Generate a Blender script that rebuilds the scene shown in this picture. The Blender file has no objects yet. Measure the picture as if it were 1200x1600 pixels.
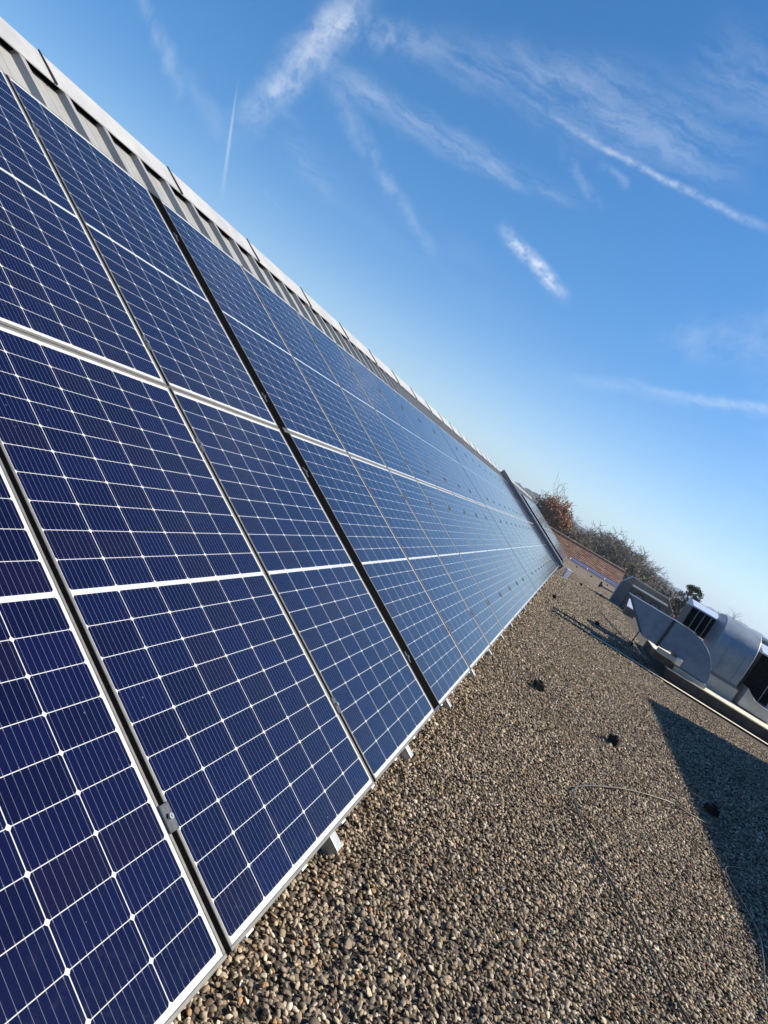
import bpy, bmesh, math, random
from mathutils import Vector, Matrix, noise as mnoise
sc = bpy.context.scene
col = sc.collection
R = math.radians

# ------------------------------------------------------------------ camera
cam_d = bpy.data.cameras.new("camera"); cam = bpy.data.objects.new("camera", cam_d); col.objects.link(cam)
sc.camera = cam
cam_d.sensor_width = 36.0; cam_d.lens = 23.4806
cam_d.clip_start = 0.05; cam_d.clip_end = 20000
CX, CY, CZ = -2.36937, -0.15944, 1.28862
rx = (0.281415, -0.817952, 0.501756); ry = (0.042139, -0.511850, -0.858041); rz = (0.958660, 0.262610, -0.109575)
cam.matrix_world = Matrix(((rx[0], -ry[0], -rz[0], CX), (rx[1], -ry[1], -rz[1], CY), (rx[2], -ry[2], -rz[2], CZ), (0, 0, 0, 1)))

# ------------------------------------------------------------------ sun, view
SUN = Vector((0.41, -0.912, 0)).normalized(); SUN_EL = R(40)
SUN = (SUN * math.cos(SUN_EL) + Vector((0, 0, math.sin(SUN_EL)))).normalized()
sun_d = bpy.data.lights.new("sun", 'SUN'); sun = bpy.data.objects.new("sun", sun_d); col.objects.link(sun)
sun_d.energy = 5.0; sun_d.angle = R(0.5); sun_d.color = (1.0, 0.89, 0.72)
sun.rotation_euler = SUN.to_track_quat('Z', 'Y').to_euler()
vs = sc.view_settings
vs.view_transform = 'Standard'; vs.look = 'None'; vs.exposure = 0.75; vs.gamma = 1.0; vs.use_curve_mapping = False


# ------------------------------------------------------------------ node maths
class V:
    def __init__(s, nt, sock): s.nt = nt; s.k = sock
    def _op(s, op, o=None, o2=None):
        n = s.nt.nodes.new('ShaderNodeMath'); n.operation = op
        s.nt.links.new(s.k, n.inputs[0])
        for i, q in ((1, o), (2, o2)):
            if q is None: continue
            if isinstance(q, V): s.nt.links.new(q.k, n.inputs[i])
            else: n.inputs[i].default_value = q
        return V(s.nt, n.outputs[0])
    def __add__(s, o): return s._op('ADD', o)
    def __sub__(s, o): return s._op('SUBTRACT', o)
    def __mul__(s, o): return s._op('MULTIPLY', o)
    def __truediv__(s, o): return s._op('DIVIDE', o)
    def gt(s, o): return s._op('GREATER_THAN', o)
    def lt(s, o): return s._op('LESS_THAN', o)
    def fl(s): return s._op('FLOOR')
    def fr(s): return s._op('FRACT')
    def ab(s): return s._op('ABSOLUTE')
    def mn(s, o): return s._op('MINIMUM', o)
    def mx(s, o): return s._op('MAXIMUM', o)
    def pw(s, o): return s._op('POWER', o)
    def inv(s): return (s * -1.0) + 1.0
    def ss(s, a, b):
        n = s.nt.nodes.new('ShaderNodeMapRange'); n.interpolation_type = 'SMOOTHSTEP'
        s.nt.links.new(s.k, n.inputs[0]); n.inputs[1].default_value = a; n.inputs[2].default_value = b
        return V(s.nt, n.outputs[0])


def nd(nt, t, **kw):
    n = nt.nodes.new(t)
    for k, v in kw.items():
        if k.startswith('i_'): n.inputs[k[2:].replace('_', ' ')].default_value = v
        else: setattr(n, k, v)
    return n


def mixc(nt, fac, a, b):
    n = nt.nodes.new('ShaderNodeMix'); n.data_type = 'RGBA'
    for i, q in ((0, fac), (6, a), (7, b)):
        if isinstance(q, V): nt.links.new(q.k, n.inputs[i])
        elif hasattr(q, 'is_linked'): nt.links.new(q, n.inputs[i])
        elif i == 0: n.inputs[0].default_value = q
        else: n.inputs[i].default_value = (*q, 1)
    return n.outputs[2]


def noise(nt, vec, scale, detail=3, rough=.5):
    n = nd(nt, 'ShaderNodeTexNoise'); n.inputs['Scale'].default_value = scale
    n.inputs['Detail'].default_value = detail; n.inputs['Roughness'].default_value = rough
    if vec is not None: nt.links.new(vec, n.inputs['Vector'])
    return V(nt, n.outputs['Fac'])


def scaled(nt, vec, s):
    n = nd(nt, 'ShaderNodeMapping'); n.inputs['Scale'].default_value = s
    nt.links.new(vec, n.inputs['Vector']); return n.outputs[0]


def newmat(name):
    m = bpy.data.materials.new(name); m.use_nodes = True
    return m, m.node_tree, m.node_tree.nodes['Principled BSDF']


# ------------------------------------------------------------------ sky (world)
world = bpy.data.worlds.new("World"); sc.world = world; world.use_nodes = True
nt = world.node_tree; nt.nodes.clear()
out = nd(nt, 'ShaderNodeOutputWorld'); bg = nd(nt, 'ShaderNodeBackground')
SKY = 0.083
sky = nd(nt, 'ShaderNodeTexSky', sky_type='NISHITA', sun_disc=False, sun_elevation=SUN_EL,
         sun_rotation=math.atan2(0.41, -0.912), altitude=450, air_density=1.0, dust_density=0.25, ozone_density=2.5)
tc = nd(nt, 'ShaderNodeTexCoord'); sep = nd(nt, 'ShaderNodeSeparateXYZ')
nt.links.new(tc.outputs['Generated'], sep.inputs[0])
X, Y, Z = (V(nt, sep.outputs[i]) for i in range(3))
az0 = Y._op('ARCTAN2', X) * 57.2958
el0 = Z._op('ARCSINE') * 57.2958
nz = nd(nt, 'ShaderNodeTexNoise'); nz.inputs['Scale'].default_value = 9; nz.inputs['Detail'].default_value = 5
nt.links.new(tc.outputs['Generated'], nz.inputs['Vector'])
nsep = nd(nt, 'ShaderNodeSeparateColor'); nt.links.new(nz.outputs['Color'], nsep.inputs[0])
nz2 = nd(nt, 'ShaderNodeTexNoise'); nz2.inputs['Scale'].default_value = 38; nz2.inputs['Detail'].default_value = 6; nz2.inputs['Roughness'].default_value = .65
nt.links.new(tc.outputs['Generated'], nz2.inputs['Vector'])
nsep2 = nd(nt, 'ShaderNodeSeparateColor'); nt.links.new(nz2.outputs['Color'], nsep2.inputs[0])
az = az0 + (V(nt, nsep.outputs[0]) - 0.5) * 2.2 + (V(nt, nsep2.outputs[0]) - 0.5) * 1.5
el = el0 + (V(nt, nsep.outputs[1]) - 0.5) * 1.5 + (V(nt, nsep2.outputs[1]) - 0.5) * 1.3
azc = az0 + (V(nt, nsep2.outputs[0]) - 0.5) * .55
elc = el0 + (V(nt, nsep2.outputs[1]) - 0.5) * .55 + (V(nt, nsep.outputs[1]) - 0.5) * .5
fine = noise(nt, scaled(nt, tc.outputs['Generated'], (60, 60, 90)), 1.0, 6, .62)
wisp = noise(nt, scaled(nt, tc.outputs['Generated'], (14, 30, 22)), 1.0, 6, .6)
broad = noise(nt, scaled(nt, tc.outputs['Generated'], (5, 5, 8)), 1.0, 3)


def fibre(sa, se, seed):
    cb = nd(nt, 'ShaderNodeCombineXYZ'); nt.links.new((az * sa).k, cb.inputs[0]); nt.links.new((el * se).k, cb.inputs[1]); cb.inputs[2].default_value = seed
    return noise(nt, cb.outputs[0], 1.0, 7, .66)


fib_h, fib_v, fib_d = fibre(.16, .95, 1.7), fibre(.85, .22, 8.1), fibre(.5, .5, 4.4)


def streak(p, q, w0, w1, strength, tex, lo=.35, hi=.7, a=None, e=None, fade=.15):
    """a soft cloud streak between two sky directions (azimuth, elevation in degrees)"""
    a = a or az; e = e or el
    dx, dy = q[0] - p[0], q[1] - p[1]; L = math.hypot(dx, dy); dx /= L; dy /= L
    t = ((a - p[0]) * dx + (e - p[1]) * dy) * (1 / L)
    d = ((a - p[0]) * -dy + (e - p[1]) * dx).ab()
    w = (t * (w1 - w0) + w0).mx(.05)
    m = (d / w).ss(1.0, 0.0).pw(1.4) * t.ss(0, fade) * t.ss(1, 1 - fade)
    if tex is not None: m = m * tex.ss(lo, hi)
    return m * (strength * .38)


cl = None
for s in [
    streak((36.5, 27.5), (40.6, 12.0), 2.7, 2.0, .92, fib_d, .30, .66, fade=.3),
    streak((36.5, 26), (39.4, 15), 2.6, 1.3, .45, fib_v, .36, .66, fade=.3),
    streak((28, 26.5), (40, 21.5), 2.0, 1.8, .55, fib_d, .32, .68, fade=.3),
    streak((51, 18), (43.2, 12.0), .7, 1.3, .46, fib_v, .28, .66, fade=.35),
    streak((46, 15), (40, 12.2), .6, 2.0, .24, fib_h, .3, .66, fade=.3),
    streak((41, 19.8), (12, 22.6), 2.0, 1.3, .55, fib_h, .34, .66, fade=.3),
    streak((38, 20.5), (21, 13.5), 1.6, .8, .42, fib_d, .34, .66, fade=.3),
    streak((40, 17), (30, 12), 2.4, 1.6, .20, fib_h, .34, .66, fade=.35),
    streak((37, 23), (12, 31), 2.8, 3.8, .26, fib_h, .34, .70, fade=.35),
    streak((31, 26.0), (1, 30.5), 3.0, 5.8, .40, fib_h, .30, .70, fade=.35),
    streak((22, 27.5), (2, 28.6), 1.6, 2.6, .20, fib_h, .32, .66, fade=.35),
    streak((14, 34), (-2, 33), 3.6, 3.8, .36, fib_h, .33, .70, fade=.3),
    streak((24.5, 26.2), (-4, 26.3), .27, .62, .95, fine, .22, .70, azc, elc, .4),
    streak((19.6, 18.4), (10.4, 16.0), 1.1, .95, 2.0, fine, .22, .74, azc, elc, .35),
    streak((14.6, 25.3), (10.8, 24.6), .5, .6, .42, fine, .25, .7, None, None, .35),
    streak((19, 25.4), (11.5, 22.2), .9, .8, .34, fib_d, .34, .66, fade=.35),
    streak((41.9, 16.9), (38.6, 8.0), .09, .32, .75, None, 0, 1, az0, el0, .45),
    streak((37.6, 11.2), (33.2, 10.1), .14, .25, .12, None, 0, 1, az0, el0, .45),
    streak((11.5, 9.8), (-12, 17.0), .8, 1.1, .34, fib_h, .28, .66, fade=.3),
    streak((3, 12.8), (-10, 16.4), .4, 1.0, .46, fine, .15, .7, azc, elc, .35),
    streak((5, 16), (-9, 22), 2.8, 3.8, .36, fib_d, .32, .68, fade=.35),
    streak((-5.0, 3.05), (-10.8, 3.35), .22, .5, .40, fine, .15, .7, azc, elc, .35),
    streak((-2, 26), (-13, 4), 4, 5, .14, fib_h, .3, .7, fade=.35),
    streak((40, 14), (10, 14), 3.5, 3.5, .10, fib_h, .3, .7, fade=.35),
]:
    cl = s if cl is None else cl + s
cl = cl.mn(.9)
hz = el0.ss(15, -2) * 0.26
hsv = nd(nt, 'ShaderNodeHueSaturation'); hsv.inputs['Saturation'].default_value = 1.33; hsv.inputs['Value'].default_value = 1.16
nt.links.new(sky.outputs[0], hsv.inputs['Color'])
dim = nd(nt, 'ShaderNodeMix'); dim.data_type = 'RGBA'; dim.blend_type = 'MULTIPLY'
nt.links.new((el0.ss(26, 0) * .85).k, dim.inputs[0]); nt.links.new(hsv.outputs[0], dim.inputs[6]); dim.inputs[7].default_value = (.665, .74, .86, 1)
c = mixc(nt, hz, dim.outputs[2], (7.0, 7.9, 8.6))
c = mixc(nt, cl, c, (7.2, 7.5, 8.0))
nt.links.new(c, bg.inputs[0]); bg.inputs[1].default_value = SKY
nt.links.new(bg.outputs[0], out.inputs[0])

# ------------------------------------------------------------------ slope frame
TH = R(28); cT, sT = math.cos(TH), math.sin(TH); Z0 = 0.16
SLOPE = Matrix(((1, 0, 0, 0), (0, cT, -sT, 0), (0, sT, cT, Z0), (0, 0, 0, 1)))


def S(u, v, n): return SLOPE @ Vector((u, v, n))


# ------------------------------------------------------------------ mesh helpers
class MB:
    def __init__(s): s.v = []; s.f = []; s.m = None
    def add(s, vs, fs):
        o = len(s.v); s.v += [tuple(x) for x in vs]; s.f += [tuple(i + o for i in f) for f in fs]; return s
    def box(s, x0, x1, y0, y1, z0, z1, M=None):
        p = [Vector((x, y, z)) for z in (z0, z1) for y in (y0, y1) for x in (x0, x1)]
        if M: p = [M @ q for q in p]
        return s.add(p, [(0, 2, 3, 1), (4, 5, 7, 6), (0, 1, 5, 4), (1, 3, 7, 5), (3, 2, 6, 7), (2, 0, 4, 6)])
    def prism(s, pts, ext):
        n = len(pts); e = Vector(ext); a = [Vector(p) for p in pts]
        return s.add(a + [p + e for p in a], [tuple(range(n))[::-1], tuple(range(n, 2 * n))] + [(i, (i + 1) % n, (i + 1) % n + n, i + n) for i in range(n)])
    def tube(s, pts, r, k=6, cap=True):
        pts = [Vector(p) for p in pts]; rr = r if isinstance(r, (list, tuple)) else [r] * len(pts)
        o = len(s.v); rings = []
        for i, p in enumerate(pts):
            d = (pts[min(i + 1, len(pts) - 1)] - pts[max(i - 1, 0)])
            d = d.normalized() if d.length > 1e-9 else Vector((0, 0, 1))
            a = d.cross(Vector((0, 0, 1)) if abs(d.z) < .9 else Vector((1, 0, 0))).normalized(); b = d.cross(a)
            for j in range(k):
                t = 2 * math.pi * j / k
                s.v.append(tuple(p + (a * math.cos(t) + b * math.sin(t)) * rr[i]))
        for i in range(len(pts) - 1):
            for j in range(k):
                s.f.append((o + i * k + j, o + i * k + (j + 1) % k, o + (i + 1) * k + (j + 1) % k, o + (i + 1) * k + j))
        if cap:
            s.f.append(tuple(o + j for j in range(k))[::-1]); s.f.append(tuple(o + (len(pts) - 1) * k + j for j in range(k)))
        return s
    def disc_ring(s, c, ax, r0, r1, d, k=20):
        """annulus of thickness d around axis ax"""
        ax = Vector(ax).normalized(); a = ax.cross(Vector((0, 0, 1)) if abs(ax.z) < .9 else Vector((1, 0, 0))).normalized(); b = ax.cross(a); c = Vector(c)
        o = len(s.v)
        for j in range(k):
            t = 2 * math.pi * j / k; e = a * math.cos(t) + b * math.sin(t)
            for r, h in ((r0, 0), (r1, 0), (r1, d), (r0, d)): s.v.append(tuple(c + e * r + ax * h))
        for j in range(k):
            q = o + 4 * j; w = o + 4 * ((j + 1) % k)
            for i in range(4): s.f.append((q + i, w + i, w + (i + 1) % 4, q + (i + 1) % 4))
        return s
    def build(s, name, mat, parent=None, smooth=False, bevel=0, seg=2, fix=True):
        me = bpy.data.meshes.new(name); me.from_pydata(s.v, [], s.f)
        if fix:
            bm = bmesh.new(); bm.from_mesh(me); bmesh.ops.recalc_face_normals(bm, faces=bm.faces); bm.to_mesh(me); bm.free()
        if mat: me.materials.append(mat)
        if smooth:
            for p in me.polygons: p.use_smooth = True
        o = bpy.data.objects.new(name, me); col.objects.link(o)
        if parent: o.parent = parent
        if bevel:
            b = o.modifiers.new('bevel', 'BEVEL'); b.width = bevel; b.segments = seg; b.limit_method = 'ANGLE'; b.angle_limit = R(35)
        return o


def tag(o, label=None, cat=None, group=None, kind=None):
    if label: o['label'] = label
    if cat: o['category'] = cat
    if group: o['group'] = group
    if kind: o['kind'] = kind
    return o


def empty(name, loc=(0, 0, 0), rot=(0, 0, 0)):
    o = bpy.data.objects.new(name, None); o.empty_display_size = .2
    o.location = loc; o.rotation_euler = rot; col.objects.link(o); return o


def dup(root, loc=None, rot=None, scale=None):
    r = root.copy(); col.objects.link(r)
    if loc is not None: r.location = loc
    if rot is not None: r.rotation_euler = rot
    if scale is not None: r.scale = scale
    for ch in list(root.children):
        c_ = ch.copy(); col.objects.link(c_); c_.parent = r
        for g in list(ch.children):
            d = g.copy(); col.objects.link(d); d.parent = c_
    return r


# ------------------------------------------------------------------ materials
def plain(name, c1, c2, rough=.5, metal=0., scale=8, bump=0., stretch=(1, 1, 1), spec=.5, detail=5, lo=.3, hi=.7):
    m, nt, b = newmat(name)
    tcn = nd(nt, 'ShaderNodeTexCoord'); v = scaled(nt, tcn.outputs['Object'], stretch)
    n = noise(nt, v, scale, detail, .6)
    nt.links.new(mixc(nt, n.ss(lo, hi), c1, c2), b.inputs['Base Color'])
    n2 = noise(nt, v, scale * 2.3, 4)
    nt.links.new((n2 * .25 + (rough - .12)).k, b.inputs['Roughness'])
    b.inputs['Metallic'].default_value = metal; b.inputs['Specular IOR Level'].default_value = spec
    if bump:
        bp = nd(nt, 'ShaderNodeBump'); bp.inputs['Strength'].default_value = bump; bp.inputs['Distance'].default_value = .01
        nt.links.new(n2.k, bp.inputs['Height']); nt.links.new(bp.outputs[0], b.inputs['Normal'])
    return m


M_frame = plain('anodised_aluminium', (.13, .13, .128), (.18, .18, .175), .60, .3, 30)
M_rail = plain('rail_aluminium', (.11, .11, .10), (.16, .155, .14), .5, .65, 20)
M_shade = plain('shade_black', (.0010, .0010, .0013), (.002, .002, .0025), .9, 0, 30, spec=.03)  # near-black, stands in for shade in panel gaps and under the ridge cap
M_clamp = plain('dark_clamp', (.05, .055, .065), (.09, .095, .11), .45, .4, 60)
M_bolt = plain('bright_bolt', (.6, .58, .56), (.75, .73, .7), .3, .9, 80)
M_sheet = plain('roof_sheet_paint', (.245, .248, .246), (.31, .313, .308), .5, 0, 5, .05, (1, .25, 1))
M_cap = plain('ridge_cap_paint', (.36, .365, .37), (.45, .455, .455), .5, .1, 4, .04, (1, 1, 1))
M_dark = plain('dark_metal', (.03, .032, .036), (.05, .052, .058), .5, .2, 10)
M_galv = plain('galvanised_sheet', (.15, .215, .315), (.21, .285, .395), .42, .6, 7, .05)
M_riser = plain('galvanised_riser', (.21, .255, .31), (.28, .33, .385), .42, .4, 5, .05)
M_highlight = plain('edge_highlight', (.55, .56, .57), (.66, .67, .68), .4, .5, 20)  # pale colour for highlights painted along the hood's top edges
M_galv2 = plain('galvanised_bright', (.36, .38, .39), (.48, .50, .50), .45, .6, 6, .05)
M_grey = plain('grey_panel_paint', (.34, .34, .345), (.42, .42, .42), .55, 0, 6)
M_wallgrey = plain('firewall_metal', (.15, .155, .18), (.19, .195, .22), .55, .1, 3, .05)
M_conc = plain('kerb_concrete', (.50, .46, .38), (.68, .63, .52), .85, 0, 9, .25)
M_concshade = plain('kerb_side_shaded', (.028, .028, .032), (.05, .05, .055), .9, 0, 7, .25)  # same concrete as the top, with the side's shade in the colour
M_white = plain('white_paint', (.72, .73, .74), (.82, .82, .82), .5, 0, 8)
M_beige = plain('beige_casing', (.74, .67, .54), (.84, .78, .64), .55, 0, 8)
M_brown = plain('brown_shade_casing', (.13, .10, .08), (.18, .14, .11), .6, 0, 8)
M_louv = plain('black_louvre', (.004, .004, .006), (.012, .012, .015), .6, 0, 20, spec=.2)
M_cable = plain('cable_sheath', (.05, .044, .036), (.10, .088, .07), .38, .1, 20)
M_wire = plain('conductor_wire', (.16, .14, .12), (.25, .22, .19), .5, .4, 20)
M_block = plain('black_block', (.012, .012, .013), (.03, .029, .028), .8, 0, 20, .2, spec=.15)
M_render = plain('wall_render', (.45, .43, .40), (.55, .53, .49), .9, 0, 2, .15)
M_bluelid = plain('pale_blue_lid', (.50, .57, .72), (.62, .68, .80), .35, .3, 8)
M_purple = None


def mat_cells():
    m, nt, b = newmat('solar_cells')
    t = nd(nt, 'ShaderNodeTexCoord'); sp = nd(nt, 'ShaderNodeSeparateXYZ'); nt.links.new(t.outputs['Object'], sp.inputs[0])
    x, y = V(nt, sp.outputs[0]), V(nt, sp.outputs[1])
    PX, PY, X0, Y0, MID = .168, .0848, .0105, .023, .013
    xx = x - X0
    yy = y - Y0
    up = yy.gt(10 * PY + MID / 2)
    y2 = yy - up * MID
    band = ((yy - (10 * PY + MID / 2)).ab()).lt(MID / 2)
    ix, iy = (xx / PX).fl(), (y2 / PY).fl()
    fx, fy = (xx / PX).fr() * PX, (y2 / PY).fr() * PY
    dx, dy = fx.mn((fx * -1.0) + PX), fy.mn((fy * -1.0) + PY)
    cell = dx.gt(.0011) * dy.gt(.00085) * (dx + dy).gt(.0074) * xx.gt(0.) * xx.lt(6 * PX) * y2.gt(0.) * y2.lt(20 * PY) * band.inv()
    bx = (((fx - .0016) / ((PX - .0032) / 9)).fr() - .5).ab()
    pad = dy.lt(.006)
    bus = bx.lt((pad * .028) + .024)
    oi = nd(nt, 'ShaderNodeObjectInfo')
    cmb = nd(nt, 'ShaderNodeCombineXYZ')
    nt.links.new(ix.k, cmb.inputs[0]); nt.links.new(iy.k, cmb.inputs[1]); nt.links.new((V(nt, oi.outputs['Random']) * 97.0).k, cmb.inputs[2])
    wn = nd(nt, 'ShaderNodeTexWhiteNoise'); nt.links.new(cmb.outputs[0], wn.inputs['Vector'])
    r = V(nt, wn.outputs['Value'])
    base = mixc(nt, r, (.0022, .0017, .0200), (.0034, .0036, .035))
    r2 = V(nt, nd(nt, 'ShaderNodeSeparateColor').outputs[0]); nt.links.new(wn.outputs['Color'], r2.k.node.inputs[0])
    base = mixc(nt, r2.gt(.8) * .6, base, (.0055, .0024, .0135))
    cl_ = noise(nt, t.outputs['Object'], 9, 4)
    base = mixc(nt, cl_.ss(.4, .75) * .25, base, (.0010, .0028, .016))
    base = mixc(nt, bus * .55, base, (.20, .225, .29))
    rib = noise(nt, scaled(nt, t.outputs['Object'], (90, 4, 1)), 1.0, 2)
    white = mixc(nt, band * rib.ss(.35, .65) * .55, (.52, .54, .57), (.33, .37, .44))
    c = mixc(nt, cell, white, base)
    # a faint film of dust, heavier towards the lower edge where rain leaves it
    dust = noise(nt, t.outputs['Object'], 26, 6, .7).ss(.5, .85) * (y.ss(.35, .0) * .06 + .004)
    sv = nd(nt, 'ShaderNodeTexVoronoi'); sv.inputs['Scale'].default_value = 26; sv.inputs['Randomness'].default_value = 1
    ofs = nd(nt, 'ShaderNodeVectorMath', operation='ADD'); nt.links.new(t.outputs['Object'], ofs.inputs[0]); nt.links.new(oi.outputs['Location'], ofs.inputs[1])
    nt.links.new(ofs.outputs[0], sv.inputs['Vector']); ssep = nd(nt, 'ShaderNodeSeparateColor'); nt.links.new(sv.outputs['Color'], ssep.inputs[0])
    spot = V(nt, sv.outputs['Distance']) - (V(nt, ssep.outputs[0]).pw(7.0) * .055)
    c = mixc(nt, dust, c, (.35, .33, .29))
    c = mixc(nt, spot.ss(.03, -.01) * .40, c, (.30, .33, .38))
    nt.links.new(c, b.inputs['Base Color'])
    rr = noise(nt, t.outputs['Object'], 14, 4)
    nt.links.new((rr * .05 + .075).k, b.inputs['Roughness'])
    b.inputs['IOR'].default_value = 1.5; b.inputs['Specular IOR Level'].default_value = .36
    return m


M_cells = mat_cells()

# ------------------------------------------------------------------ setting: land, roof deck, gravel
def mat_land():
    m, nt, b = newmat('meadow_and_fields')
    t = nd(nt, 'ShaderNodeTexCoord')
    n = noise(nt, t.outputs['Object'], .006, 6); n2 = noise(nt, t.outputs['Object'], .4, 6)
    c = mixc(nt, n.ss(.4, .6), (.055, .065, .028), (.085, .075, .045))
    c = mixc(nt, n2.ss(.3, .7) * .5, c, (.05, .045, .03)); nt.links.new(c, b.inputs['Base Color']); b.inputs['Roughness'].default_value = .95
    return m


g = MB(); nseg = 48
pts = [(0, 0, -8)]
for rr_ in (60, 200, 700, 2500, 9000):
    for j in range(nseg): pts.append((rr_ * math.cos(2 * math.pi * j / nseg), rr_ * math.sin(2 * math.pi * j / nseg), -8))
fs = [(0, 1 + j, 1 + (j + 1) % nseg) for j in range(nseg)]
for k in range(4):
    for j in range(nseg): fs.append((1 + k * nseg + j, 1 + (k + 1) * nseg + j, 1 + (k + 1) * nseg + (j + 1) % nseg, 1 + k * nseg + (j + 1) % nseg))
tag(g.add(pts, fs).build('ground', mat_land()), kind='structure')


def gravel_color(nt, rnd, pos):
    """stone colours, shared by the loose stones and the bed under them"""
    ramp = nd(nt, 'ShaderNodeValToRGB'); e = ramp.color_ramp
    cols = [(0, (.022, .016, .011)), (.14, (.13, .100, .068)), (.25, (.315, .250, .175)), (.40, (.205, .165, .120)), (.54, (.40, .320, .222)),
            (.68, (.25, .20, .148)), (.78, (.49, .405, .29)), (.87, (.33, .20, .095)), (.915, (.18, .105, .058)), (.95, (.66, .57, .44))]
    e.interpolation = 'CONSTANT'
    while len(e.elements) < len(cols): e.elements.new(.5)
    for q, (p, cc) in zip(e.elements, cols): q.position = p; q.color = (*cc, 1)
    nt.links.new(rnd, ramp.inputs[0])
    pn = noise(nt, pos, .9, 4, .6)
    return mixc(nt, pn.ss(.40, .75) * .40, ramp.outputs[0], (.16, .112, .066))


def mat_bed():
    m, nt, b = newmat('gravel_bed')
    t = nd(nt, 'ShaderNodeTexCoord')
    vo = nd(nt, 'ShaderNodeTexVoronoi'); vo.inputs['Scale'].default_value = 42; nt.links.new(t.outputs['Object'], vo.inputs['Vector'])
    sc_ = nd(nt, 'ShaderNodeSeparateColor'); nt.links.new(vo.outputs['Color'], sc_.inputs[0])
    c = gravel_color(nt, sc_.outputs[0], t.outputs['Object'])
    d = V(nt, vo.outputs['Distance'])
    sx = nd(nt, 'ShaderNodeSeparateXYZ'); nt.links.new(t.outputs['Object'], sx.inputs[0])
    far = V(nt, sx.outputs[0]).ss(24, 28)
    c = mixc(nt, far.inv() * .85, c, (.020, .016, .012))      # near bed almost black: shade between the loose stones put into the colour
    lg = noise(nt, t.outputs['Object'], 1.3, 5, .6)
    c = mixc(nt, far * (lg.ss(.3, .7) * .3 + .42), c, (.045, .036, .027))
    nt.links.new(c, b.inputs['Base Color']); b.inputs['Roughness'].default_value = .85
    bp = nd(nt, 'ShaderNodeBump'); bp.inputs['Strength'].default_value = 1.0; bp.inputs['Distance'].default_value = .02
    nt.links.new((d * -1.0).k, bp.inputs['Height']); nt.links.new(bp.outputs[0], b.inputs['Normal'])
    return m


def mat_stone():
    m, nt, b = newmat('river_stones')
    oi = nd(nt, 'ShaderNodeObjectInfo')
    c = gravel_color(nt, oi.outputs['Random'], oi.outputs['Location'])
    t = nd(nt, 'ShaderNodeTexCoord')
    n = noise(nt, t.outputs['Object'], 5, 3)
    c = mixc(nt, n.ss(.45, .7) * .35, c, (.10, .09, .08)); nt.links.new(c, b.inputs['Base Color']); b.inputs['Roughness'].default_value = .70; b.inputs['Specular IOR Level'].default_value = .3
    return m


M_bed, M_stone = mat_bed(), mat_stone()
RX0, RX1, RY0, RY1 = -9.0, 41.0, -13.0, 0.06
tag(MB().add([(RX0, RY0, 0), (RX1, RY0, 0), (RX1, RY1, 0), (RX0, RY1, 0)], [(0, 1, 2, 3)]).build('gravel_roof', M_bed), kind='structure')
ob = MB().box(RX0 - .05, RX1 + .05, RY0 - .05, 9.5, -8.2, -.03).build('flat_roof_building', M_render)
tag(ob, 'rendered building under the gravel covered flat roof', 'building')


def stones_mesh(name, x0, x1, y0, y1):
    return MB().add([(x0, y0, 0), (x1, y0, 0), (x1, y1, 0), (x0, y1, 0)], [(0, 1, 2, 3)]).build(name, M_stone)


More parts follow.
